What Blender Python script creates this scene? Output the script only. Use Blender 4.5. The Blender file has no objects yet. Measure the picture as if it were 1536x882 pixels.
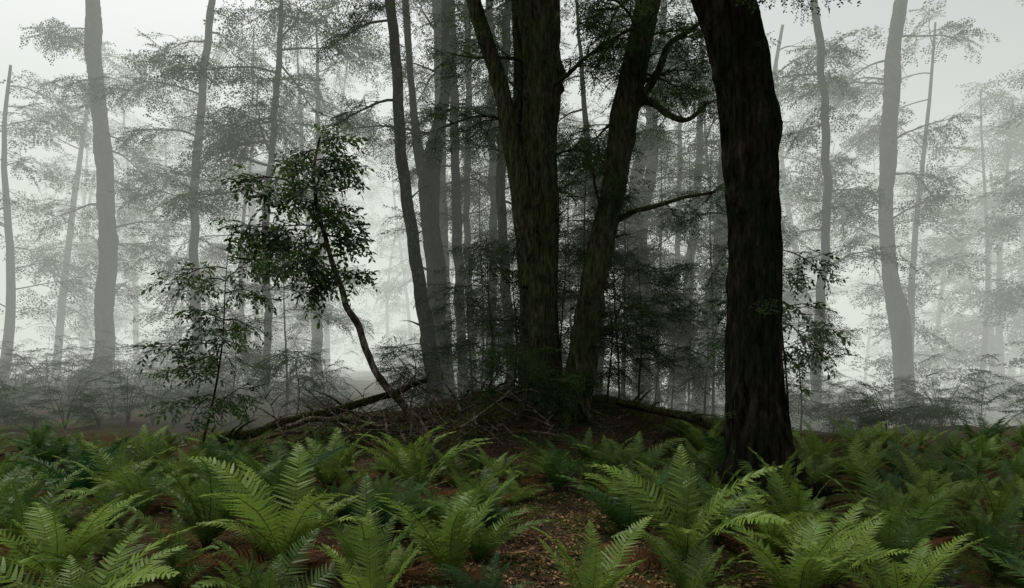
import bpy, math
import numpy as np
from mathutils import Vector
rng = np.random.default_rng(11)
pi = math.pi
def U(a, b): return float(rng.uniform(a, b))
def ss(a, b, x):
    t = np.clip((x - a) / (b - a), 0, 1); return t * t * (3 - 2 * t)

# ---------------------------------------------------------------- terrain
CAMZ = 1.6
def H(x, y):
    x = np.asarray(x, float); y = np.asarray(y, float)
    h = 0.95 * np.exp(-(((x - 0.4) / 3.8) ** 2 + ((y - 12.7) / 2.4) ** 2))
    h = h - 1.25 * ss(13.5, 23, y) * ss(-4, 4, x) + 0.6 * ss(14, 28, y) * ss(0, -8, x)
    h = h + 0.10 * np.sin(0.9 * x + 1.3) * np.sin(0.7 * y + .4) + 0.05 * np.sin(2.3 * x + .7 * y) \
          + 0.03 * np.sin(5.1 * x - 3.7 * y + 2) + 0.025 * np.sin(7.3 * y + 4.4 * x) + 0.015 * np.sin(13 * x + 3 * y) * np.sin(11 * y - 2 * x)
    h = h + 0.9 * np.sin(x * .05 + 1) * np.sin(y * .06) * ss(30, 70, np.abs(y) + np.abs(x) * .5)
    return h

# image pixel coordinates (a across, b down) mapped to world at a chosen depth
F = 946.0
def S(a, b, Y): return np.array([(a - 768) / F * Y, Y, CAMZ + (540 - b) / F * Y])

# ---------------------------------------------------------------- mesh builder
class MB:
    def __init__(s): s.v = []; s.q = []; s.qm = []; s.t = []; s.tm = []; s.n = 0
    def add(s, v, q=None, t=None, m=0):
        v = np.asarray(v, float)
        if q is not None and len(q): q = np.asarray(q, int) + s.n; s.q.append(q); s.qm.append(np.full(len(q), m))
        if t is not None and len(t): t = np.asarray(t, int) + s.n; s.t.append(t); s.tm.append(np.full(len(t), m))
        s.v.append(v); s.n += len(v)
    def mesh(s, name, mats, smooth=True):
        me = bpy.data.meshes.new(name)
        v = np.concatenate(s.v).astype(np.float32)
        q = np.concatenate(s.q) if s.q else np.zeros((0, 4), int)
        t = np.concatenate(s.t) if s.t else np.zeros((0, 3), int)
        mi = np.concatenate(s.qm + s.tm).astype(np.int32)
        loops = np.concatenate([q.ravel(), t.ravel()]).astype(np.int32)
        tot = np.concatenate([np.full(len(q), 4), np.full(len(t), 3)]).astype(np.int32)
        st = np.concatenate([[0], np.cumsum(tot)[:-1]]).astype(np.int32)
        me.vertices.add(len(v)); me.vertices.foreach_set('co', v.ravel())
        me.loops.add(len(loops)); me.loops.foreach_set('vertex_index', loops)
        me.polygons.add(len(tot)); me.polygons.foreach_set('loop_start', st)
        for m in mats: me.materials.append(m)
        me.polygons.foreach_set('material_index', mi)
        me.polygons.foreach_set('use_smooth', np.full(len(tot), smooth))
        me.update(calc_edges=True); me.validate()
        return me

def catmull(P, step):
    P = np.asarray(P, float)
    if len(P) < 3:
        n = max(2, int(np.linalg.norm(P[-1, :3] - P[0, :3]) / step) + 1)
        return P[0] + (P[-1] - P[0]) * np.linspace(0, 1, n)[:, None]
    Q = np.vstack([2 * P[0] - P[1], P, 2 * P[-1] - P[-2]]); out = []
    for i in range(1, len(Q) - 2):
        n = max(1, int(np.linalg.norm(Q[i + 1, :3] - Q[i, :3]) / step))
        t = (np.arange(n) / n)[:, None]
        a, b, c, d = Q[i - 1], Q[i], Q[i + 1], Q[i + 2]
        out.append(.5 * (2 * b + (c - a) * t + (2 * a - 5 * b + 4 * c - d) * t ** 2 + (3 * b - a - 3 * c + d) * t ** 3))
    out.append(Q[-2][None]); return np.vstack(out)

def tube(mb, P, step=.1, sides=8, rough=0.0, flute=0.0, wob=0.0, m=0, knob=0):
    """P rows: x,y,z,r"""
    C = catmull(P, step); n = len(C); c = C[:, :3].copy(); r = np.maximum(C[:, 3], .0015)
    s = np.concatenate([[0], np.cumsum(np.linalg.norm(np.diff(c, axis=0), axis=1))])
    if wob:
        for k in range(3):
            for ax in range(3):
                c[:, ax] += wob * r * U(.1, .3) * np.sin(s * U(1.0, 4) / max(r.mean() * 6, .25) + U(0, 6))
    T = np.gradient(c, axis=0); T /= np.linalg.norm(T, axis=1)[:, None] + 1e-9
    ref = np.array([0, 1., 0]) if abs(T[0, 1]) < .8 else np.array([1., 0, 0])
    A = np.cross(T, ref); A /= np.linalg.norm(A, axis=1)[:, None] + 1e-9
    B = np.cross(T, A)
    th = np.linspace(0, 2 * pi, sides, endpoint=False)
    f = np.ones((n, sides))
    if flute:
        for k in range(12):
            nn = int(rng.integers(1, 13)); f += flute / (1 + .1 * nn) * np.sin(nn * th[None] + U(0, 6) + U(-1.5, 1.5) * s[:, None] + .8 * np.sin(U(.5, 2.5) * s[:, None] + U(0, 6)))
        for k in range(knob):
            s0 = U(.3, s[-1]); t0 = U(0, 2 * pi); a = U(.1, .35); ws = U(.08, .25); wt = U(.25, .6)
            dt = (th[None] - t0 + pi) % (2 * pi) - pi
            f += a * np.exp(-((s[:, None] - s0) / ws) ** 2 - (dt / wt) ** 2)
    if rough:
        rn = rng.normal(0, 1, (n, sides)); rn = (rn + np.roll(rn, 1, 0) * .9) / 1.5
        f += rough * rn
    rr = r[:, None] * f
    v = c[:, None, :] + rr[..., None] * (np.cos(th)[None, :, None] * A[:, None, :] + np.sin(th)[None, :, None] * B[:, None, :])
    v = v.reshape(-1, 3)
    i = np.arange(n - 1)[:, None] * sides; j = np.arange(sides)[None]; j2 = (j + 1) % sides
    q = np.stack([i + j, i + j2, i + sides + j2, i + sides + j], -1).reshape(-1, 4)
    v = np.vstack([v, c[0], c[-1]]); k = n * sides
    jj = np.arange(sides); t = np.vstack([np.stack([(jj + 1) % sides, jj, np.full(sides, k)], -1),
        np.stack([(n - 1) * sides + jj, (n - 1) * sides + (jj + 1) % sides, np.full(sides, k + 1)], -1)])
    mb.add(v, q, t, m)
    return C

# ---------------------------------------------------------------- materials
def mat(name):
    m = bpy.data.materials.new(name); m.use_nodes = True
    nt = m.node_tree; nt.nodes.clear(); return m, nt, nt.nodes, nt.links
def ramp(N, pts):
    r = N.new('ShaderNodeValToRGB'); e = r.color_ramp.elements
    e[0].position, e[0].color = pts[0][0], (*pts[0][1], 1); e[1].position, e[1].color = pts[-1][0], (*pts[-1][1], 1)
    for p, c in pts[1:-1]:
        x = e.new(p); x.color = (*c, 1)
    return r
def bark(name, dark, light, moss, mossamt, scale=1.0, lich=.0, simple=False):
    m, nt, N, L = mat(name)
    g = N.new('ShaderNodeNewGeometry'); mp = N.new('ShaderNodeMapping'); mp.inputs['Scale'].default_value = (16 * scale, 16 * scale, 3.6 * scale)
    L.new(g.outputs['Position'], mp.inputs['Vector'])
    n1 = N.new('ShaderNodeTexNoise'); n1.inputs['Scale'].default_value = 1.0; n1.inputs['Detail'].default_value = 3 if simple else 7; n1.inputs['Roughness'].default_value = .72
    L.new(mp.outputs[0], n1.inputs['Vector'])
    r = ramp(N, [(.38, dark), (.52, tuple(a * .6 + b * .4 for a, b in zip(dark, light))), (.64, light)])
    L.new(n1.outputs['Fac'], r.inputs[0])
    b = N.new('ShaderNodeBsdfDiffuse'); o = N.new('ShaderNodeOutputMaterial'); L.new(b.outputs[0], o.inputs[0])
    if simple:
        L.new(r.outputs[0], b.inputs[0]); return m
    n2 = N.new('ShaderNodeTexNoise'); n2.inputs['Scale'].default_value = 2.6; n2.inputs['Detail'].default_value = 7; n2.inputs['Roughness'].default_value = .68; L.new(g.outputs['Position'], n2.inputs['Vector'])
    mr = ramp(N, [(.5 - mossamt * .2, (0, 0, 0)), (.64 - mossamt * .2, (1, 1, 1))]); L.new(n2.outputs['Fac'], mr.inputs[0])
    ml = N.new('ShaderNodeMixRGB'); ml.blend_type = 'MULTIPLY'; ml.inputs[0].default_value = 1; ml.inputs[2].default_value = (*moss, 1)
    r3 = ramp(N, [(.35, (.3, .3, .3)), (.7, (1.7, 1.7, 1.7))]); L.new(n1.outputs['Fac'], r3.inputs[0]); L.new(r3.outputs[0], ml.inputs[1])
    mix = N.new('ShaderNodeMixRGB'); L.new(mr.outputs[0], mix.inputs[0]); L.new(r.outputs[0], mix.inputs[1]); L.new(ml.outputs[0], mix.inputs[2])
    col = mix.outputs[0]
    if lich:
        n3 = N.new('ShaderNodeTexNoise'); n3.inputs['Scale'].default_value = 7; n3.inputs['Detail'].default_value = 5; n3.inputs['Roughness'].default_value = .7; L.new(g.outputs['Position'], n3.inputs['Vector'])
        lr = ramp(N, [(.62 - lich * .2, (0, 0, 0)), (.74 - lich * .2, (.8, .8, .8))]); L.new(n3.outputs['Fac'], lr.inputs[0])
        m3 = N.new('ShaderNodeMixRGB'); L.new(lr.outputs[0], m3.inputs[0]); L.new(col, m3.inputs[1]); m3.inputs[2].default_value = (.20, .20, .165, 1); col = m3.outputs[0]
    L.new(col, b.inputs[0])
    v = N.new('ShaderNodeTexVoronoi'); v.inputs['Scale'].default_value = 1.6; L.new(mp.outputs[0], v.inputs['Vector'])
    ad = N.new('ShaderNodeMath'); ad.operation = 'ADD'; L.new(n1.outputs['Fac'], ad.inputs[0]); L.new(v.outputs['Distance'], ad.inputs[1])
    bp = N.new('ShaderNodeBump'); bp.inputs['Strength'].default_value = 1; bp.inputs['Distance'].default_value = .08; L.new(ad.outputs[0], bp.inputs['Height'])
    L.new(bp.outputs[0], b.inputs['Normal'])
    return m
def leafmat(name, c1, c2, trans=.35, rough=.45, gloss=.0, nscale=1.5, lo=.2, hi=.8):
    m, nt, N, L = mat(name)
    oi = N.new('ShaderNodeObjectInfo'); g = N.new('ShaderNodeNewGeometry')
    n = N.new('ShaderNodeTexNoise'); n.inputs['Scale'].default_value = nscale; n.inputs['Detail'].default_value = 3; L.new(g.outputs['Position'], n.inputs['Vector'])
    a = N.new('ShaderNodeMath'); a.operation = 'MULTIPLY_ADD'; L.new(oi.outputs['Random'], a.inputs[0]); a.inputs[1].default_value = .5; L.new(n.outputs['Fac'], a.inputs[2])
    a2 = N.new('ShaderNodeMath'); a2.operation = 'SUBTRACT'; L.new(a.outputs[0], a2.inputs[0]); a2.inputs[1].default_value = .25
    r = ramp(N, [(lo, c1), (hi, c2)]); L.new(a2.outputs[0], r.inputs[0])
    b = N.new('ShaderNodeBsdfDiffuse'); L.new(r.outputs[0], b.inputs[0]); out = b.outputs[0]
    if trans:
        t = N.new('ShaderNodeBsdfTranslucent'); L.new(r.outputs[0], t.inputs[0])
        mx = N.new('ShaderNodeMixShader'); mx.inputs[0].default_value = trans; L.new(out, mx.inputs[1]); L.new(t.outputs[0], mx.inputs[2]); out = mx.outputs[0]
    if gloss:
        gl = N.new('ShaderNodeBsdfGlossy'); gl.inputs['Roughness'].default_value = rough; gl.inputs[0].default_value = (1, 1, 1, 1)
        mx = N.new('ShaderNodeMixShader'); mx.inputs[0].default_value = gloss; L.new(out, mx.inputs[1]); L.new(gl.outputs[0], mx.inputs[2]); out = mx.outputs[0]
    o = N.new('ShaderNodeOutputMaterial'); L.new(out, o.inputs[0])
    return m

M_bark = bark('dark_bark', (.014, .011, .008), (.20, .165, .125), (.075, .085, .038), .75, 1.0)
M_barkd = bark('black_bark', (.007, .006, .005), (.075, .062, .05), (.022, .026, .014), .5, .9)
M_bark2 = bark('grey_lichen_bark', (.02, .018, .014), (.20, .18, .15), (.05, .058, .028), .6, 1.3, .5)
M_twig = bark('twig_bark', (.025, .02, .015), (.08, .065, .045), (.03, .035, .02), .3, 2, simple=True)
M_dead = bark('dead_wood', (.06, .045, .03), (.42, .35, .27), (.06, .065, .025), .2, 1.6)
M_moss = bark('mossy_wood', (.03, .024, .014), (.17, .13, .08), (.075, .085, .030), .9, 1.6)
M_leaf = leafmat('beech_leaves', (.022, .050, .016), (.08, .14, .04), .4)
M_leafbig = leafmat('sapling_leaves', (.022, .052, .014), (.075, .14, .03), .3, .4, .04)
M_fern = leafmat('fern_green', (.012, .055, .014), (.19, .29, .045), .35, .45, .015, .8, .22, .88)
M_ferndead = leafmat('fern_dead', (.06, .03, .014), (.18, .09, .04), .25)
M_stem = leafmat('fern_stem', (.06, .06, .02), (.12, .09, .03), 0)
M_litter = leafmat('litter_leaves', (.09, .045, .022), (.38, .24, .13), .1, .6, 0, 9)

def groundmat():
    m, nt, N, L = mat('forest_floor'); g = N.new('ShaderNodeNewGeometry')
    n1 = N.new('ShaderNodeTexNoise'); n1.inputs['Scale'].default_value = 28; n1.inputs['Detail'].default_value = 8; n1.inputs['Roughness'].default_value = .7
    n2 = N.new('ShaderNodeTexNoise'); n2.inputs['Scale'].default_value = .9; n2.inputs['Detail'].default_value = 6
    v = N.new('ShaderNodeTexVoronoi'); v.inputs['Scale'].default_value = 45; v.inputs['Randomness'].default_value = 1
    for n in (n1, n2, v): L.new(g.outputs['Position'], n.inputs['Vector'])
    r = ramp(N, [(.3, (.022, .015, .010)), (.5, (.08, .050, .032)), (.7, (.17, .11, .07))]); L.new(n1.outputs['Fac'], r.inputs[0])
    hs = N.new('ShaderNodeMixRGB'); hs.blend_type = 'MULTIPLY'; hs.inputs[0].default_value = .2; L.new(r.outputs[0], hs.inputs[1]); L.new(v.outputs['Color'], hs.inputs[2])
    mr = ramp(N, [(.42, (0, 0, 0)), (.58, (1, 1, 1))]); L.new(n2.outputs['Fac'], mr.inputs[0])
    r2 = ramp(N, [(.35, (.025, .033, .010)), (.7, (.10, .11, .03))]); L.new(n1.outputs['Fac'], r2.inputs[0])
    mx = N.new('ShaderNodeMixRGB'); L.new(mr.outputs[0], mx.inputs[0]); L.new(hs.outputs[0], mx.inputs[1]); L.new(r2.outputs[0], mx.inputs[2])
    b = N.new('ShaderNodeBsdfDiffuse'); L.new(mx.outputs[0], b.inputs[0])
    bp = N.new('ShaderNodeBump'); bp.inputs['Strength'].default_value = 1; bp.inputs['Distance'].default_value = .04; L.new(n1.outputs['Fac'], bp.inputs['Height']); L.new(bp.outputs[0], b.inputs['Normal'])
    o = N.new('ShaderNodeOutputMaterial'); L.new(b.outputs[0], o.inputs[0]); return m
M_ground = groundmat()

# ---------------------------------------------------------------- scene helpers
SC = bpy.context.scene.collection
def link(name, me, parent=None, base=None):
    o = bpy.data.objects.new(name, me); SC.objects.link(o)
    if parent is not None:
        o.parent = parent; o.location = tuple(-np.asarray(parent.location))
    return o
def empty(name, loc):
    o = bpy.data.objects.new(name, None); o.location = tuple(float(a) for a in loc); o.empty_display_size = .3; SC.objects.link(o); return o

def template_collection(name, meshes):
    c = bpy.data.collections.new(name)
    for i, me in enumerate(meshes):
        c.objects.link(bpy.data.objects.new('%s_%02d' % (name, i), me))
    ng = bpy.data.node_groups.new('scatter_' + name, 'GeometryNodeTree')
    ng.interface.new_socket('Geometry', in_out='INPUT', socket_type='NodeSocketGeometry')
    ng.interface.new_socket('Geometry', in_out='OUTPUT', socket_type='NodeSocketGeometry')
    N, L = ng.nodes, ng.links
    gi = N.new('NodeGroupInput'); go = N.new('NodeGroupOutput'); ip = N.new('GeometryNodeInstanceOnPoints')
    ci = N.new('GeometryNodeCollectionInfo'); ci.inputs['Collection'].default_value = c
    ci.inputs['Separate Children'].default_value = True; ci.inputs['Reset Children'].default_value = True
    def at(nm, ty):
        a = N.new('GeometryNodeInputNamedAttribute'); a.data_type = ty; a.inputs['Name'].default_value = nm
        return [o for o in a.outputs if o.enabled][0]
    e = N.new('FunctionNodeEulerToRotation'); L.new(at('rot', 'FLOAT_VECTOR'), e.inputs[0])
    L.new(gi.outputs[0], ip.inputs['Points']); L.new(ci.outputs[0], ip.inputs['Instance'])
    ip.inputs['Pick Instance'].default_value = True
    L.new(at('idx', 'INT'), ip.inputs['Instance Index']); L.new(e.outputs[0], ip.inputs['Rotation']); L.new(at('scl', 'FLOAT'), ip.inputs['Scale'])
    L.new(ip.outputs[0], go.inputs[0])
    return ng, len(meshes)

def scatter(name, coll, items, parent=None):
    """items rows: x,y,z, rx,ry,rz, scale"""
    ng, k = coll; A = np.asarray(items, float)
    me = bpy.data.meshes.new(name); me.vertices.add(len(A)); me.vertices.foreach_set('co', A[:, :3].astype(np.float32).ravel())
    a = me.attributes.new('rot', 'FLOAT_VECTOR', 'POINT'); a.data.foreach_set('vector', A[:, 3:6].astype(np.float32).ravel())
    a = me.attributes.new('scl', 'FLOAT', 'POINT'); a.data.foreach_set('value', A[:, 6].astype(np.float32))
    a = me.attributes.new('idx', 'INT', 'POINT'); a.data.foreach_set('value', rng.integers(0, k, len(A)).astype(np.int32))
    o = link(name, me, parent); md = o.modifiers.new('scatter', 'NODES'); md.node_group = ng
    return o

# ---------------------------------------------------------------- leaf templates
def leafquad(mb, p, d, n, l, w, m=0, big=False):
    s = np.cross(n, d); s /= np.linalg.norm(s) + 1e-9
    if not big:
        mb.add([p, p + d * l * .5 + s * w * .5, p + d * l, p + d * l * .5 - s * w * .5], q=[[0, 1, 2, 3]], m=m); return
    f = n * w * .18; dr = -n * l * .12
    V = [p, p + d * l * .33, p + d * l * .7 + dr * .5, p + d * l + dr, p + d * l * .3 + s * w * .45 + f, p + d * l * .68 + s * w * .4 + f + dr * .5, p + d * l * .3 - s * w * .45 + f, p + d * l * .68 - s * w * .4 + f + dr * .5]
    mb.add(V, q=[[1, 2, 5, 4], [1, 6, 7, 2]], t=[[0, 1, 4], [0, 6, 1], [2, 3, 5], [2, 7, 3]], m=m)
def nrm(v): v = np.asarray(v, float); return v / (np.linalg.norm(v) + 1e-9)
def make_spray(Ln, leaf, nside, lean=.5):
    mb = MB(); P = []
    A = U(-.08, .08)
    def pt(t): return np.array([Ln * t, A * math.sin(t * 3), -.16 * Ln * t * t])
    tube(mb, [[*pt(t), .004 * (1 - .7 * t)] for t in np.linspace(0, 1, 4)], step=1, sides=3, m=0)
    for i in range(nside):
        t = .08 + .9 * i / nside + U(-.03, .03); sgn = 1 if i % 2 else -1
        ang = sgn * math.radians(U(38, 68)); l = Ln * (.5 - .34 * t) * U(.7, 1.25)
        d = nrm([math.cos(ang), math.sin(ang), U(-.35, .1)]); p0 = pt(t)
        tube(mb, [[*p0, .002], [*(p0 + d * l), .001]], step=1, sides=3, m=0)
        k = max(3, int(l / (leaf * .58)))
        for j in range(k):
            tt = (j + .6) / k; sg = 1 if j % 2 else -1
            aa = ang + sg * math.radians(U(35, 70)); dd = nrm([math.cos(aa), math.sin(aa), U(-.6, .4)])
            if rng.random() < .1: continue
            leafquad(mb, p0 + d * l * tt + np.array([0, 0, -.1 * l * tt * tt]), dd, nrm([U(-.8, .8), U(-.8, .8), 1]), leaf * U(.7, 1.25), leaf * U(.5, .75), 1)
    return mb.mesh('beech_spray', [M_twig, M_leaf])
def make_bigtwig(Ln, leaf, n):
    mb = MB()
    def pt(t): return np.array([Ln * t, .03 * math.sin(4 * t), -.2 * Ln * t * t])
    tube(mb, [[*pt(t), .0035 * (1 - .6 * t)] for t in np.linspace(0, 1, 5)], step=1, sides=4, m=0)
    for i in range(n):
        t = .1 + .9 * i / (n - 1); sg = 1 if i % 2 else -1
        a = sg * math.radians(U(35, 65)) * (1 if i < n - 1 else .1)
        leafquad(mb, pt(t), nrm([math.cos(a), math.sin(a), U(-.5, .3)]), nrm([U(-.8, .8), U(-.8, .8), 1]), leaf * U(.75, 1.15), leaf * U(.38, .5), 1, True)
    return mb.mesh('leafy_twig', [M_twig, M_leafbig])
sprays_c = template_collection('beech_spray', [make_spray(.62, .038, 13), make_spray(.55, .035, 12), make_spray(.7, .042, 14), make_spray(.5, .033, 12), make_spray(.6, .04, 12)])
far_c = template_collection('far_spray', [make_spray(.95, .08, 12), make_spray(1.1, .09, 13), make_spray(.9, .075, 12)])
big_c = template_collection('leafy_twig', [make_bigtwig(.30, .092, 9), make_bigtwig(.26, .085, 8), make_bigtwig(.34, .098, 10), make_bigtwig(.22, .085, 7)])

def rot_of(d, roll=0):
    d = nrm(d); return [roll, -math.asin(max(-1, min(1, d[2]))), math.atan2(d[1], d[0])]

def limb(mb, items, start, az, el, L, r, nsub=9, per=3, sc=1.0, droop=.35, m=0, sides=6, first=.22):
    n = 7; p = np.array(start, float); P = [[*p, r]]; dirs = []
    a, e = az, el
    for i in range(n):
        a += U(-.28, .28); e += -droop / n * 2 * U(.2, 1.6) + U(-.18, .18)
        d = np.array([math.cos(e) * math.cos(a), math.cos(e) * math.sin(a), math.sin(e)]); p = p + d * L / n
        P.append([*p, r * (1 - .85 * (i + 1) / n) + .003]); dirs.append(d)
    tube(mb, P, step=.14 if r > .02 else .3, sides=sides, rough=.08, m=m)
    P = np.array(P)
    for k in range(nsub):
        t = first + (1 - first) * (k + U(0, 1)) / nsub; f = t * n; i = min(int(f), n - 1); q = P[i, :3] + (P[i + 1, :3] - P[i, :3]) * (f - i)
        az2 = math.atan2(dirs[i][1], dirs[i][0]) + (1 if k % 2 else -1) * U(.4, 1.25)
        el2 = U(-.35, .3); l2 = L * U(.18, .42) * (1.15 - .6 * t) + .15
        d2 = np.array([math.cos(el2) * math.cos(az2), math.cos(el2) * math.sin(az2), math.sin(el2)])
        mid = q + d2 * l2 * .5 + np.array([U(-.04, .04), U(-.04, .04), U(-.02, .06)]); end = q + d2 * l2 + np.array([0, 0, -.1 * l2])
        tube(mb, [[*q, r * .3 + .003], [*mid, r * .18 + .002], [*end, .002]], step=.25, sides=4, m=m)
        for j in range(per):
            tt = (j + U(.3, 1)) / per; pp = q + (end - q) * tt
            aa = az2 + U(-1.1, 1.1); ee = U(-1.0, .35)
            items.append([*pp, *rot_of([math.cos(aa) * math.cos(ee), math.sin(aa) * math.cos(ee), math.sin(ee)], U(-.8, .8)), sc * U(.65, 1.2)])
    items.append([*P[-1, :3], *rot_of(dirs[-1], U(-.3, .3)), sc])

def interp(C, z):
    i = int(np.argmin(np.abs(C[:, 2] - z))); return C[i]

def tree(name, Y, pts, mt=M_bark, top=13.0, flare=1.6, nl=8, zr=(3.5, 12), Lr=(1.2, 2.6), sides=20, flute=.05, wob=.25, sc=1.0,
         extra=(), fringe=0, roots=0, baseY=None, per=3, nsub=9, azr=(0, 2 * pi), side_leaders=(), snags=0):
    """pts: bottom -> top (image x, image y, width in pixels) at chosen depth Y"""
    P = []
    for (a, b, w, *dy) in pts:
        y = Y + (dy[0] if dy else 0); P.append([*S(a, b, y), w / F * Y / 2])
    P = np.array(P)
    gx, gy = P[0, 0], P[0, 1]; gz = float(H(gx, gy))
    if P[0, 2] > gz + .25:
        P = np.vstack([[gx, gy, gz + .05, P[0, 3] * (1 + (flare - 1) * .7)], P])
    P = np.vstack([[gx, gy, min(gz, P[0, 2]) - .4, P[0, 3] * flare], P])
    if P[-1, 2] < top:
        d = P[-1, :3] - P[-2, :3]; d /= d[2] + 1e-6; d[:2] *= .6; k = top - P[-1, 2]
        P = np.vstack([P, [*(P[-1, :3] + d * k * .5), P[-1, 3] * .7], [*(P[-1, :3] + d * k * np.array([1, 1, 1])), P[-1, 3] * .3]])
    root = empty(name, (gx, gy, gz))
    mb = MB(); C = tube(mb, P, step=.07, sides=sides, rough=.025, flute=flute, wob=wob, knob=14)
    for lead in side_leaders:
        tube(mb, np.array([[*S(a, b, Y + dy), w / F * Y / 2] for a, b, w, dy in lead]), step=.08, sides=18, rough=.03, flute=.06, wob=.2, knob=8)
    for k in range(roots):
        a = 2 * pi * k / roots + U(-.3, .3); l = U(.5, 1.2); r0 = P[1, 3] * U(.25, .45); R = []
        for t in np.linspace(0, 1, 6):
            x = gx + math.cos(a + .3 * t) * (P[1, 3] * .5 + l * t); y = gy + math.sin(a + .3 * t) * (P[1, 3] * .5 + l * t)
            R.append([x, y, float(H(x, y)) + .4 * (1 - t) ** 3 + .02 - .1 * t, r0 * (1 - .8 * t)])
        tube(mb, R, step=.06, sides=10, rough=.05, flute=.06, wob=.4)
    link('trunk', mb.mesh(name + '_trunk', [mt]), root)
    lb = MB(); it = []
    for k in range(snags):
        c = interp(C, U(1.5, 8)); a = U(0, 2 * pi); l = U(.15, .7); d = np.array([math.cos(a), math.sin(a), U(-.2, .6)])
        tube(lb, [[*c[:3], c[3] * .25], [*(c[:3] + d * (c[3] + l * .5) + [0, 0, U(-.05, .08)]), .012], [*(c[:3] + d * (c[3] + l)), .003]], step=.08, sides=6, rough=.1, wob=.8)
    for k in range(nl):
        z = zr[0] + (zr[1] - zr[0]) * (k + U(0, 1)) / nl; c = interp(C, z)
        L = U(*Lr); limb(lb, it, c[:3], U(*azr), U(-.1, .7), L, min(c[3] * .45, .012 + .014 * L), nsub=nsub, per=per, sc=sc)
    for (br, w, foliage) in extra:
        B = np.array([[*S(a, b, Y + dy), w / F * Y / 2 * (1 - .6 * i / (len(br) - 1))] for i, (a, b, dy) in enumerate(br)])
        Cb = tube(lb, B, step=.06, sides=9, rough=.07, flute=.06, wob=.6, knob=4)
        for k in range(foliage):
            c = Cb[int(len(Cb) * U(.25, .98))]; limb(lb, it, c[:3], U(0, 2 * pi), U(-.5, .6), U(.3, .8), .008, nsub=4, per=2, sc=.8)
    for k in range(fringe):
        z = U(P[1, 2] + .2, min(9, top)); c = interp(C, z); a = U(0, 2 * pi)
        it.append([c[0] + math.cos(a) * c[3] * .9, c[1] + math.sin(a) * c[3] * .9, c[2], *rot_of([math.cos(a), math.sin(a), U(-.9, .5)], U(-1, 1)), U(.25, .6)])
    if lb.n: link('limbs', lb.mesh(name + '_limbs', [mt]), root)
    if it: scatter('foliage', sprays_c if Y < 17 else far_c, it, root)
    return root

# ---------------------------------------------------------------- ground
def build_ground():
    n = 400; u = np.linspace(-1, 1, n)
    gx = np.sinh(u * 5.2) / np.sinh(5.2) * 400; gy = gx + 8
    XX, YY = np.meshgrid(gx, gy, indexing='ij'); ZZ = H(XX, YY)
    v = np.stack([XX, YY, ZZ], -1).reshape(-1, 3); i = np.arange(n - 1)[:, None] * n; j = np.arange(n - 1)[None]
    q = np.stack([i + j, i + n + j, i + n + j + 1, i + j + 1], -1).reshape(-1, 4)
    mb = MB(); mb.add(v, q); link('ground', mb.mesh('ground', [M_ground]))
build_ground()

# ---------------------------------------------------------------- main trees
T = 'beech_tree'
tree(T, 11.4, [(815, 680, 76), (818, 600, 58), (816, 500, 48), (812, 400, 50), (808, 310, 56), (808, 220, 52), (810, 120, 52), (812, 0, 52)], top=14,
     sides=48, flute=.075, wob=.2, nl=14, zr=(5.0, 12), Lr=(1.1, 2.6), fringe=230, roots=9, snags=10,
     side_leaders=[[(797, 430, 34, -.12), (792, 340, 42, -.15), (780, 270, 32, -.2), (768, 215, 28, -.2), (752, 140, 24, -.25), (728, 60, 22, -.3), (706, -10, 20, -.3), (690, -90, 18, -.2), (688, -180, 8, 0)],
                   [(782, 690, 24, .25), (790, 600, 24, .2), (793, 500, 24, .2), (788, 380, 24, .2), (782, 250, 20, .25), (778, 120, 18, .3), (776, -40, 16, .3), (774, -160, 8, .4)],
                   [(838, 690, 20, -.1), (832, 600, 18, -.15), (828, 480, 16, -.1), (830, 360, 16, 0), (828, 220, 15, 0), (829, 80, 14, 0), (826, -80, 12, 0)]])
tree(T, 11.0, [(858, 668, 42), (862, 620, 38), (868, 560, 38), (880, 480, 38), (893, 410, 38), (907, 340, 34), (921, 270, 32), (936, 190, 34), (954, 100, 34), (970, 20, 34), (980, -60, 34)],
     top=13, sides=40, flute=.08, wob=.3, nl=15, zr=(5.6, 11), Lr=(.9, 2.0), fringe=170, roots=6, snags=10,
     extra=[([(948, 150, 0), (975, 152, -.1), (1000, 170, -.3), (1030, 180, -.5), (1062, 152, -.7)], 12, 4),
            ([(918, 335, 0), (950, 318, -.1), (980, 310, -.2), (1030, 296, -.3), (1074, 288, -.4)], 9, 1),
            ([(945, 175, 0), (985, 112, -.2), (1003, 68, -.4), (1030, 48, -.6), (1060, 28, -.8)], 12, 5),
            ([(905, 330, 0), (890, 262, -.4), (898, 230, -.5), (893, 195, -.6)], 4, 4)])
tree('large_beech_tree', 7.0, [(1144, 700, 96), (1140, 640, 86), (1132, 540, 78), (1131, 440, 74), (1130, 350, 74), (1126, 250, 76), (1120, 160, 76), (1106, 80, 78), (1086, 10, 80), (1062, -70, 80), (1042, -160, 70)], M_barkd,
     top=10, sides=64, flute=.05, wob=.1, flare=1.3, nl=9, zr=(5.4, 9.5), Lr=(.9, 1.6), fringe=24, roots=7, azr=(-1, 4))
tree('slender_beech_tree', 14.0, [(652, 610, 26), (645, 540, 22), (637, 480, 20), (626, 400, 19), (615, 330, 18), (603, 240, 16), (597, 150, 15), (592, 70, 15), (586, 0, 14)], M_bark2, top=14,
     sides=20, flute=.07, wob=.4, nl=6, zr=(7.2, 13), Lr=(.8, 1.8), fringe=30, snags=8)
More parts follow.
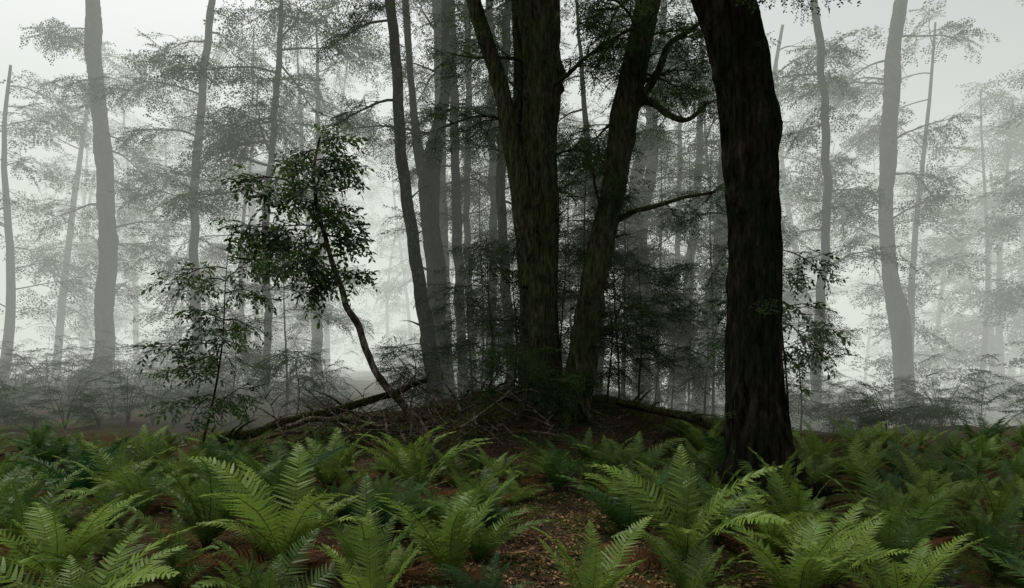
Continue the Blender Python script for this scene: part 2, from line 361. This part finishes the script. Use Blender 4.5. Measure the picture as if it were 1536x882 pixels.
tree(T, 15.5, [(662, 600, 36), (657, 500, 29), (651, 400, 28), (645, 310, 26), (643, 265, 28), (655, 210, 21), (668, 140, 14), (668, 0, 11)], M_bark, top=14, sides=22, flute=.09, nl=9, zr=(6.8, 13), Lr=(1, 2.2), fringe=50, snags=6, per=3,
     side_leaders=[[(636, 262, 20, 0), (627, 215, 13, 0), (617, 130, 10, 0), (608, 0, 10, 0), (600, -120, 7, 0)]])
tree('slender_beech_tree', 16.0, [(697, 600, 18), (691, 500, 15), (687, 380, 14), (683, 220, 13), (679, 100, 12), (676, 0, 12)], M_bark2, top=14, sides=14, wob=.5, nl=10, zr=(5.6, 13), Lr=(.8, 1.8), fringe=60, snags=5)
tree('slender_beech_tree', 14.5, [(768, 620, 18), (764, 520, 16), (757, 400, 14), (752, 280, 14), (757, 120, 13), (762, 0, 12)], M_bark, top=14, sides=14, wob=.5, nl=10, zr=(5.0, 13), Lr=(.8, 1.7), fringe=70, snags=5)
tree('slender_beech_tree', 17.5, [(735, 600, 15), (737, 480, 14), (741, 340, 13), (738, 200, 12), (735, 0, 11)], M_bark2, top=15, sides=12, wob=.5, nl=9, zr=(3, 13), Lr=(.8, 1.8), per=2, nsub=6, sc=.8)
tree('slender_beech_tree', 18.0, [(712, 600, 12), (706, 480, 11), (700, 340, 10), (703, 150, 9), (700, 0, 9)], M_bark2, top=15, sides=10, wob=.5, nl=9, zr=(3, 13), Lr=(.8, 1.8), per=2, nsub=6, sc=.8)
tree('slender_beech_tree', 19.0, [(676, 600, 20), (668, 480, 18), (662, 330, 17), (660, 150, 15), (655, 0, 14)], M_bark2, top=15, sides=12, wob=.3, nl=7, zr=(4, 13), Lr=(1, 2.2), per=2, nsub=6, sc=.8)
tree('slender_beech_tree', 15.0, [(900, 620, 14), (899, 540, 12), (902, 450, 11), (897, 330, 9), (880, 200, 8)], M_bark, top=11, sides=10, wob=.5, nl=15, zr=(2.0, 10), Lr=(.6, 1.5), fringe=20)
tree(T, 20.0, [(964, 640, 28), (960, 540, 25), (957, 440, 25), (953, 340, 22), (955, 270, 18), (972, 200, 16), (990, 120, 13), (996, 20, 10)], M_bark2, top=15, sides=16, flute=.07, nl=10, zr=(6.0, 14), Lr=(1, 2.2), per=2, nsub=6,
     side_leaders=[[(958, 400, 18, -.3), (966, 310, 17, -.3), (980, 225, 15, -.3), (975, 120, 12, 0), (970, 20, 9, 0)]])
tree('slender_beech_tree', 21.0, [(1018, 655, 20), (1021, 570, 18), (1030, 450, 15), (1040, 350, 13), (1048, 250, 10), (1052, 100, 8)], M_bark2, top=13, sides=12, wob=.5, nl=10, zr=(5.5, 12), Lr=(1, 2.4), per=2, nsub=7)
tree('slender_beech_tree', 19.0, [(1047, 660, 30), (1055, 560, 26), (1066, 470, 22), (1078, 390, 20), (1085, 280, 16), (1088, 100, 14)], M_bark, top=13, sides=14, wob=.3, nl=12, zr=(1.5, 12), Lr=(1, 2.2), per=2, nsub=7)
tree('slender_beech_tree', 24.0, [(1003, 640, 9), (1014, 430, 8), (1018, 320, 7), (1020, 200, 6)], M_bark2, top=12, sides=8, wob=.5, nl=7, zr=(5, 11), Lr=(1, 2), per=2, nsub=7)
tree('slender_beech_tree', 25.0, [(478, 575, 12), (477, 500, 11), (481, 400, 10), (478, 250, 8)], M_bark, top=15, sides=10, wob=.6, nl=11, zr=(2.5, 14), Lr=(1, 2.4), per=2, nsub=7)
tree('slender_beech_tree', 26.0, [(470, 575, 9), (471, 500, 8), (468, 400, 7), (455, 250, 6)], M_bark2, top=15, sides=10, wob=.6, nl=11, zr=(3, 14), Lr=(1, 2.4), per=2, nsub=7)
tree('slender_beech_tree', 20.0, [(396, 600, 12), (402, 500, 11), (398, 350, 10), (410, 200, 9), (420, 60, 8)], M_bark2, top=14, sides=10, wob=.6, nl=16, zr=(6.5, 14), Lr=(1.4, 3.2), per=3, nsub=8)
# beyond the picture's own edges the same forest carries on, more openly
tree(T, 25, [(140, 620, 32), (156, 500, 25), (160, 340, 22), (150, 160, 20), (135, 0, 18)], M_bark2, top=16, sides=18, flute=.08, wob=.5, nl=14, zr=(4, 15), Lr=(1.2, 2.8), per=2)
tree('slender_beech_tree', 23, [(288, 600, 15), (296, 480, 13), (290, 330, 12), (302, 150, 11), (318, 0, 10)], M_bark2, top=15, sides=12, wob=.7, nl=13, zr=(4, 14), Lr=(1, 2.4), per=2)
tree(T, 25, [(1362, 640, 30), (1350, 500, 24), (1330, 340, 21), (1335, 160, 19), (1350, 0, 18)], M_bark2, top=16, sides=18, flute=.08, wob=.5, nl=14, zr=(4, 15), Lr=(1.2, 2.8), per=2)
tree('slender_beech_tree', 23.0, [(1222, 640, 16), (1229, 480, 14), (1240, 330, 12), (1236, 150, 11), (1222, 0, 10)], M_bark2, top=14, sides=12, wob=.7, nl=12, zr=(3.5, 13), Lr=(1, 2.4), per=2)

# ---------------------------------------------------------------- distant forest (one mass)
def distant():
    root = empty('distant_forest', (0, 40, 0)); mb = MB(); it = []
    cnt = 0
    while cnt < 58:
        y = 24 + 27 * rng.random() ** 1.1; x = U(-1, 1) * (y * (.9 if cnt % 3 else .4) + 3)
        b = x / y * F + 768
        if y < 44 and (495 < b < 635): continue
        if y < 29 and (430 < b < 1100): continue
        z = float(H(x, y)); h = U(12, 20); r = U(.08, .26); lean = U(-.12, .12); ph = U(0, 6); bw = U(.1, .4)
        P = [[x + lean * t * h + bw * math.sin(t * 5 + ph), y, z - .3 + t * h, r * (1 - .75 * t)] for t in np.linspace(0, 1, 9)]
        C = tube(mb, P, step=.8, sides=9, wob=.3); cnt += 1
        for k in range(13):
            zz = z + h * (.08 + .9 * (k + U(0, 1)) / 13); c = interp(C, zz)
            limb(mb, it, c[:3], U(0, 2 * pi), U(-.1, .8), U(1.2, 3.6), .03, nsub=5, per=2, sc=1.5, sides=4)
    link('trunks_and_limbs', mb.mesh('distant_forest', [M_bark]), root); scatter('foliage', far_c, it, root)
distant()

# ---------------------------------------------------------------- understory
def understory():
    mb = MB(); it = []
    n = 0
    cl = [(U(-1, 1), 14 + 22 * rng.random()) for _ in range(60)]
    while n < 400:
        cx, cy = cl[int(rng.integers(0, len(cl)))]
        y = cy + rng.normal(0, 1.3); x = cx * (cy * .85 + 1) + rng.normal(0, 1.6)
        if y < 12.5: continue
        if y < 15.0 and -3.0 < x < 3.0: continue
        z = float(H(x, y)); h = U(.35, 1.4) * (1 if y < 17 else 1.6); n += 1
        for k in range(int(U(4, 8))):
            a = U(0, 2 * pi); p1 = np.array([x + math.cos(a) * h * .15, y + math.sin(a) * h * .15, z + h * .5]); p2 = np.array([x + math.cos(a) * h * .42, y + math.sin(a) * h * .42, z + h * U(.7, 1.05)])
            tube(mb, [[x, y, z - .05, .012], [*p1, .008], [*p2, .003]], step=.3, sides=4)
            for t in (.35, .6, .8, 1):
                p = p1 + (p2 - p1) * (2 * t - 1) if t > .5 else np.array([x, y, z]) + (p1 - np.array([x, y, z])) * 2 * t
                aa = a + U(-1.2, 1.2); it.append([*p, *rot_of([math.cos(aa), math.sin(aa), U(-.4, .5)], U(-.5, .5)), U(.6, 1.2)])
    root = empty('understory_shrubs', (0, 18, 0)); link('stems', mb.mesh('shrub_stems', [M_twig]), root); scatter('foliage', sprays_c, it, root)
understory()

# mid-height young trees around the main trunks
def young(a, b, Y, h, nl=12, L=(.4, 1.1), lean=0, w=.025, name='young_beech_tree', coll=None, sc=.85, z0=.25, per=2):
    p = S(a, b, Y); x, y = p[0], p[1]; z = float(H(x, y)); root = empty(name, (x, y, z)); mb = MB(); it = []
    P = [[x + lean * t + .05 * math.sin(t * 6 + a), y + .05 * math.sin(5 * t + b), z - .1 + h * t, w * (1 - .85 * t)] for t in np.linspace(0, 1, 7)]
    C = tube(mb, P, step=.15, sides=8, rough=.03, wob=.5)
    for k in range(nl):
        c = interp(C, z + h * (z0 + (1 - z0) * (k + U(0, 1)) / nl)); limb(mb, it, c[:3], U(0, 2 * pi), U(-.1, .6), U(*L), .009, nsub=6, per=per, sc=sc, droop=.4, sides=5, first=.15)
    link('stems', mb.mesh('young_stems', [M_twig]), root); scatter('foliage', coll or sprays_c, it, root)
for a, b, Y, h in [(735, 640, 12.6, 3.0), (772, 640, 12.0, 2.6), (705, 630, 13.5, 3.4), (845, 640, 12.6, 3.6), (925, 640, 13, 5.0), (880, 640, 12.4, 4.6), (985, 640, 14.5, 3.4), (940, 640, 14, 4.0), (960, 640, 12.6, 3.2),
                   (445, 620, 14, 1.8), (1010, 640, 15, 3.2), (1060, 640, 14, 3.0), (760, 620, 15, 4.6), (865, 620, 15, 5.6), (915, 620, 11.8, 2.2), (790, 640, 10.6, 1.4), (620, 620, 13.4, 1.5), (350, 620, 16, 3), (1200, 640, 15, 3.0)]:
    young(a, b, Y, h, nl=11)
for a, Y, h in [(935, 15.0, 8.5), (990, 17.0, 8.5), (1068, 15.5, 7.0), (1035, 18, 9), (722, 16, 6.5), (855, 16, 7.5), (880, 18, 9), (1100, 13, 5.0), (428, 17, 5)]:
    young(a, 640, Y, h, nl=int(h * 2.3), L=(.6, 1.5), w=.04, sc=1.1, z0=.15, per=2)

# ---------------------------------------------------------------- leaning sapling, left, with broad leaves
def sapling():
    Y = 8.2
    path = [(652, 700, 17), (632, 645, 15), (612, 617, 13), (590, 592, 12), (566, 565, 11), (552, 530, 10), (540, 497, 10), (520, 455, 9), (503, 412, 8), (492, 370, 6), (478, 320, 5), (470, 260, 4), (480, 205, 2.5)]
    P = np.array([[*S(a, b, Y + (0.3 if i < 3 else 0) - .03 * i), w / F * Y / 2] for i, (a, b, w) in enumerate(path)])
    root = empty('leaning_sapling', (P[0, 0], P[0, 1], float(H(P[0, 0], P[0, 1])))); mb = MB(); it = []
    tube(mb, P, step=.05, sides=10, rough=.06, flute=.09, wob=.9)
    # limbs: start image x/y in pixels, azimuth, elevation angle, length
    for a, b, az, el, L in [(480, 215, .2, .5, .25), (476, 225, 2.6, .3, .3), (474, 240, .1, .3, .40), (472, 262, -.3, .3, .45), (471, 280, 2.9, .3, .6), (474, 300, .5, .2, .35), (470, 250, -1.2, .2, .35),
                            (478, 325, -.2, .3, .42), (482, 340, 3.3, .3, .7), (486, 355, .15, .2, .42), (490, 365, 2.7, .1, .6), (494, 385, 3.5, .0, .6), (500, 405, -.1, -.15, .3), (503, 415, 3.0, -.1, .45), (488, 350, 1.6, .2, .5), (475, 290, -1.5, .2, .5),
                            (430, 270, 2.8, .3, .5), (440, 350, 3.3, .3, .6), (440, 380, .2, .0, .4), (430, 300, .2, .2, .4), (430, 400, .4, -.1, .4), (425, 350, 2.0, -.1, .5)]:
        limb(mb, it, S(a, b, Y - .33), az, el, L, .009, nsub=8, per=3, sc=.95, droop=.35, sides=5, first=.1)
    link('stem', mb.mesh('sapling_stem', [M_dead]), root); scatter('foliage', big_c, it, root)
sapling()
young(1175, 700, 9.6, 3.4, nl=12, L=(.5, 1.4), name='broadleaf_sapling', coll=big_c, sc=1.0, z0=.4, per=3)
young(300, 660, 9.4, 3.4, nl=16, L=(.4, 1.2), name='broadleaf_sapling', coll=big_c, sc=1.0, z0=.2, per=3, lean=.5)

# ---------------------------------------------------------------- fallen wood
def wood(name, pts, mt, sides=12, **k):
    mb = MB(); P = np.array(pts, float); tube(mb, P, step=.05, sides=sides, rough=.06, flute=.1, wob=.9, knob=8)
    for i in range(9):
        j = rng.integers(0, len(P) - 1); p = P[j, :3] + (P[j + 1, :3] - P[j, :3]) * U(0, 1); a = U(0, 2 * pi)
        d = np.array([math.cos(a), math.sin(a), U(0, .8)]); l = U(.15, .6)
        tube(mb, [[*p, P[j, 3] * .35], [*(p + d * l * .5 + [0, 0, .04]), P[j, 3] * .22], [*(p + d * l), .003]], step=.08, sides=6, rough=.05, wob=.8)
    link(name, mb.mesh(name, [mt]))
def sw(l, Y): return [[*S(a, b, Y + dy), w / F * Y / 2] for a, b, w, dy in l]
wood('fallen_log', sw([(330, 662, 14, -1), (425, 634, 12, -.5), (480, 622, 12, 0), (530, 608, 11, .3), (580, 592, 10, .8), (640, 570, 8, 1.3)], 10.6), M_moss)
wood('fallen_log', sw([(420, 645, 8, 0), (480, 628, 8, 0), (540, 636, 8, .3), (600, 650, 7, .5), (650, 640, 5, .8)], 10.0), M_dead)
wood('mossy_log', [[1.35, 6.15, .10, .06], [1.65, 6.1, .17, .10], [2.0, 6.05, .19, .12], [2.4, 6.0, .16, .10], [2.9, 5.9, .08, .06]], M_moss)
wood('fallen_log', [[1.9, 11.2, .86, .07], [2.6, 10.6, .72, .07], [3.2, 10.2, .54, .06], [3.8, 9.7, .28, .05]], M_moss)
def debris():
    mb = MB()
    for k in range(270):
        if k < 180: x, y = U(-3.4, .7), U(9.0, 11.6)
        elif k < 230: x, y = U(.3, 3.6), U(9.2, 11.6)
        else: x, y = U(-9, 9), U(4, 14)
        if abs(x - .55) < .35 and abs(y - 11.3) < .5: continue
        l = U(.5, 2.0); a = U(0, pi); e = U(-.15, .6); r = U(.006, .028); z = float(H(x, y)) + U(.02, .5 if k < 180 else .08)
        if k >= 180: e = U(-.05, .15); l *= .6; r *= .6
        p = np.array([x, y, z]); P = [[*p, r]]
        for i in range(5):
            a += U(-.4, .4); e += U(-.25, .2); d = np.array([math.cos(a) * math.cos(e), math.sin(a) * math.cos(e), math.sin(e)]); p = p + d * l / 5; P.append([*p, r * (1 - .16 * (i + 1))])
            if rng.random() < .5:
                a2 = a + U(-1.4, 1.4); d2 = np.array([math.cos(a2), math.sin(a2), U(-.3, .9)]); tube(mb, [[*p, r * .5], [*(p + d2 * l * .12 + [0, 0, .03]), r * .35], [*(p + d2 * l * .25), .002]], step=.1, sides=5)
        tube(mb, P, step=.08, sides=6, rough=.06, wob=.6)
    link('fallen_branches', mb.mesh('fallen_branches', [M_dead]))
debris()

# ---------------------------------------------------------------- ferns
def pinna_template(m):
    V = []; Q = []
    for j in range(m):
        u0, u1 = j / m, (j + 1) / m; w = (1 - (u0) ** 1.6) * .98 + .05
        for sg in (1, -1):
            k = len(V); V += [(u0, 0), (u0 + .15 / m, sg * w * .5), (u0 + .95 / m, sg * w * .47), (u1 * .999, 0)]
            Q.append([k, k + 1, k + 2, k + 3] if sg > 0 else [k + 3, k + 2, k + 1, k])
    return np.array(V), np.array(Q)
PT, PQ = pinna_template(7)
def frond(mb, L, az, el0, droop, W, mi=0, roll=0, npin=30):
    n = 24; ds = L / n; p = np.zeros(3); pts = [p]; Ts = []; a = az
    cv = U(-.45, .45)
    for i in range(n):
        s = i / n; e = el0 - droop * s ** 1.5; a = az + cv * s; d = np.array([math.cos(a) * math.cos(e), math.sin(a) * math.cos(e), math.sin(e)]); Ts.append(d); p = p + d * ds; pts.append(p)
    pts = np.array(pts); Ts.append(Ts[-1]); Ts = np.array(Ts)
    tube(mb, np.column_stack([pts[::4], np.linspace(.0045, .0012, len(pts[::4]))]), step=1, sides=4, m=2 if mi == 0 else 1)
    for i in range(npin):
        s = .13 + .86 * (i / npin) ** .95; f = s * n; k = min(int(f), n - 1); q = pts[k] + (pts[k + 1] - pts[k]) * (f - k); Tn = Ts[k]
        side = nrm(np.array([math.sin(az + cv * s), -math.cos(az + cv * s), 0])); up = np.cross(side, Tn); side = side * math.cos(roll) + up * math.sin(roll); up = np.cross(side, Tn)
        pr = (.5 + .5 * min(1, (s - .1) / .22)) * (1 - max(0, (s - .38) / .63) ** 1.35) + .02
        l = W * pr; w = .86 * L * .86 / npin * .9
        for sg in (1, -1):
            ang = math.radians(12 + 28 * s + U(-5, 5)); d = nrm(side * sg * math.cos(ang) + Tn * math.sin(ang) + up * U(.0, .22)); lat = nrm(Tn - d * np.dot(Tn, d))
            tw = U(-.45, .45); lat = nrm(lat * math.cos(tw) + np.cross(d, lat) * math.sin(tw))
            ll = l * U(.9, 1.06); uu = PT[:, 0:1]; V = q + d * ll * uu + lat * w * PT[:, 1:2] - np.array([0, 0, 1]) * ll * .18 * uu ** 2 + Tn * ll * .14 * uu ** 2
            mb.add(V, PQ, m=mi)
def fern_mesh(L0, nf, spread, updroop):
    mb = MB()
    for i in range(nf):
        a = 2 * pi * i / nf + U(-.3, .3); L = L0 * U(.65, 1.15)
        frond(mb, L, a, math.radians(U(*spread)), U(*updroop), L * U(.14, .18), 0, U(-.3, .3), 28)
    for i in range(4): frond(mb, L0 * U(.5, .85), U(0, 2 * pi), math.radians(U(10, 35)), U(.5, 1.0), L0 * .1, 1, U(-.6, .6), 20)
    for i in range(3):   # young inner fronds
        frond(mb, L0 * U(.45, .8), U(0, 2 * pi), math.radians(U(72, 86)), U(.3, 1.0), L0 * .12, 0, U(-.3, .3), 24)
    return mb.mesh('fern', [M_fern, M_ferndead, M_stem])
FM = [fern_mesh(.9, 12, (55, 78), (.9, 1.5)), fern_mesh(.8, 11, (48, 72), (.7, 1.3)), fern_mesh(.95, 10, (58, 80), (1.0, 1.6)), fern_mesh(.75, 13, (42, 70), (.6, 1.2)),
      fern_mesh(.85, 9, (60, 84), (.5, 1.0)), fern_mesh(1.0, 11, (56, 76), (1.0, 1.5)), fern_mesh(.9, 7, (50, 80), (.7, 1.5)), fern_mesh(.7, 8, (40, 75), (.5, 1.3))]
placed = []
def fern(x, y, s=1.0, k=None, rz=None, tilt=0):
    o = link('fern', FM[int(rng.integers(0, len(FM))) if k is None else k]); z = float(H(x, y))
    o.location = (x, y, z - .02); o.rotation_euler = (U(-.2, .2) + tilt, U(-.2, .2), U(0, 6.28) if rz is None else rz); o.scale = (s, s, s * U(.85, 1.12)); placed.append((x, y, s))
for x, y, s, k in [(.48, 3.95, 1.0, 4), (-.95, 4.2, 1.08, 4), (-.42, 4.45, 1.08, 0), (1.2, 4.3, .85, 1), (-1.7, 4.7, 1.15, 5), (-1.2, 5.6, 1.1, 3), (2.0, 4.9, .9, 0), (-.4, 6.7, 1.0, 4), (-1.05, 7.1, 1.15, 2),
                  (2.55, 7.5, 1.1, 0), (1.6, 8.2, .95, 5), (.55, 8.2, .75, 1), (-.2, 8.3, .85, 3), (-1.4, 8.3, .95, 5), (-2.2, 7.6, 1.0, 1), (-2.6, 8.6, .8, 4), (1.05, 8.8, .7, 2), (2.6, 8.9, .8, 3), (-2.3, 6.1, 1.15, 0), (-.6, 5.7, .8, 3), (-.15, 3.9, .6, 1), (1.7, 7.3, .7, 3), (1.0, 7.7, .7, 4), (-.8, 3.7, .8, 4), (-1.5, 3.8, .8, 2)]:
    fern(x, y, s, k)
tries = 0
while len(placed) < 310 and tries < 14000:
    tries += 1
    y = 3.3 + 7.4 * rng.random(); x = U(-1, 1) * (y * .86 + .8)
    if -.1 < x < .85 and 3.9 < y < 7.5: continue
    if .78 < x < 2.3 and 4.6 < y < 6.8 and rng.random() < .8: continue
    if y > 9.0 and -2.9 < x < 2.8: continue
    if y < 3.9 and -2.2 < x < 2.2: continue
    s = U(.4, 1.25) * (1 if y < 7.5 else .78)
    if any((x - a) ** 2 + (y - c) ** 2 < (.25 * (s + d)) ** 2 for a, c, d in placed): continue
    fern(x, y, s)

# ---------------------------------------------------------------- litter
def litter_t(l, w):
    mb = MB(); leafquad(mb, np.zeros(3), np.array([1., 0, 0]), np.array([0, 0, 1.]), l, w, 0, True); return mb.mesh('litter_leaf', [M_litter])
def twig_t():
    mb = MB(); tube(mb, [[0, 0, 0, .003], [.08, .01, .004, .0025], [.17, -.005, 0, .0015]], step=.05, sides=4); return mb.mesh('litter_twig', [M_dead])
lit_c = template_collection('litter', [litter_t(.035, .02), litter_t(.028, .018), litter_t(.05, .022), litter_t(.03, .024), twig_t()])
it = []
for k in range(17000):
    if k < 9000: x, y = rng.normal(.5, .8), U(3.6, 8.5)
    elif k < 13000: x, y = U(-3.5, 3.8), U(8, 12)
    else: y = U(3, 13); x = U(-1, 1) * (y * .85)
    it.append([x, y, float(H(x, y)) + U(.003, .014), U(-.5, .5), U(-.5, .5), U(0, 6.28), U(.6, 1.4)])
scatter('leaf_litter', lit_c, it)
it = []
for k in range(1700):
    x, y = rng.normal(.3, 2.8), rng.normal(11.2, 1.5)
    it.append([x, y, float(H(x, y)) + .01, U(-.3, .3), U(-.9, -.1), U(0, 6.28), U(.2, .55)])
scatter('seedlings', sprays_c, it)

# ---------------------------------------------------------------- mist (absorbing volumes with added glow, lying in the forest: a thin near bank, a thicker far bank)
def mist(y0, y1, z1, sg, glow):
    mb = MB(); x, z0 = 90, -9
    V = [[-x, y0, z0], [x, y0, z0], [x, y1, z0], [-x, y1, z0], [-x, y0, z1], [x, y0, z1], [x, y1, z1], [-x, y1, z1]]
    mb.add(V, q=[[0, 3, 2, 1], [4, 5, 6, 7], [0, 1, 5, 4], [1, 2, 6, 5], [2, 3, 7, 6], [3, 0, 4, 7]])
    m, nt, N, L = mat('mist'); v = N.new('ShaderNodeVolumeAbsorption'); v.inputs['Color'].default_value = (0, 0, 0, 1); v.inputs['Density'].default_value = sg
    e = N.new('ShaderNodeEmission'); e.inputs[0].default_value = (.955, 1, .90, 1); e.inputs[1].default_value = sg * glow   # added emission standing in for daylight scattered many times inside the mist
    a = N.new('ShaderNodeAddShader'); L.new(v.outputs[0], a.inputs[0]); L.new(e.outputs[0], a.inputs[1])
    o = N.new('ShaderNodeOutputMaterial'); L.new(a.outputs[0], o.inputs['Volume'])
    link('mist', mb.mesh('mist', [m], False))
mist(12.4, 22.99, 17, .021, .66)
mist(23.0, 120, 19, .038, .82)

# ---------------------------------------------------------------- light
w = bpy.data.worlds.new('World'); bpy.context.scene.world = w; w.use_nodes = True; N = w.node_tree.nodes; L = w.node_tree.links; N.clear()
D = Vector((-.35, .5, 1.1)).normalized(); el = math.asin(D.z); az = math.atan2(D.x, D.y)
sky = N.new('ShaderNodeTexSky'); sky.sky_type = 'NISHITA'; sky.sun_disc = False; sky.sun_elevation = el; sky.sun_rotation = az; sky.dust_density = 4; sky.air_density = 1
hs = N.new('ShaderNodeHueSaturation'); hs.inputs['Saturation'].default_value = .2; L.new(sky.outputs[0], hs.inputs['Color'])
bg = N.new('ShaderNodeBackground'); bg.inputs[1].default_value = .15; L.new(hs.outputs[0], bg.inputs[0]); o = N.new('ShaderNodeOutputWorld'); L.new(bg.outputs[0], o.inputs[0])
sl = bpy.data.lights.new('sun', 'SUN'); sl.energy = 1.5; sl.angle = math.radians(12); sl.color = (1, .97, .88); so = bpy.data.objects.new('sun', sl); SC.objects.link(so)
so.rotation_euler = (-D).to_track_quat('-Z', 'Y').to_euler()

cam = bpy.data.cameras.new('camera'); co = bpy.data.objects.new('camera', cam); SC.objects.link(co); co.location = (0, 0, CAMZ); co.rotation_euler = (pi / 2, 0, 0)
cam.sensor_width = 36; cam.lens = 36 * F / 1536; cam.shift_y = (540 - 441) / 1536; cam.clip_end = 1000; cam.clip_start = .05
bpy.context.scene.camera = co
bpy.context.scene.view_settings.view_transform = 'Standard'; bpy.context.scene.view_settings.look = 'None'; bpy.context.scene.view_settings.exposure = 0
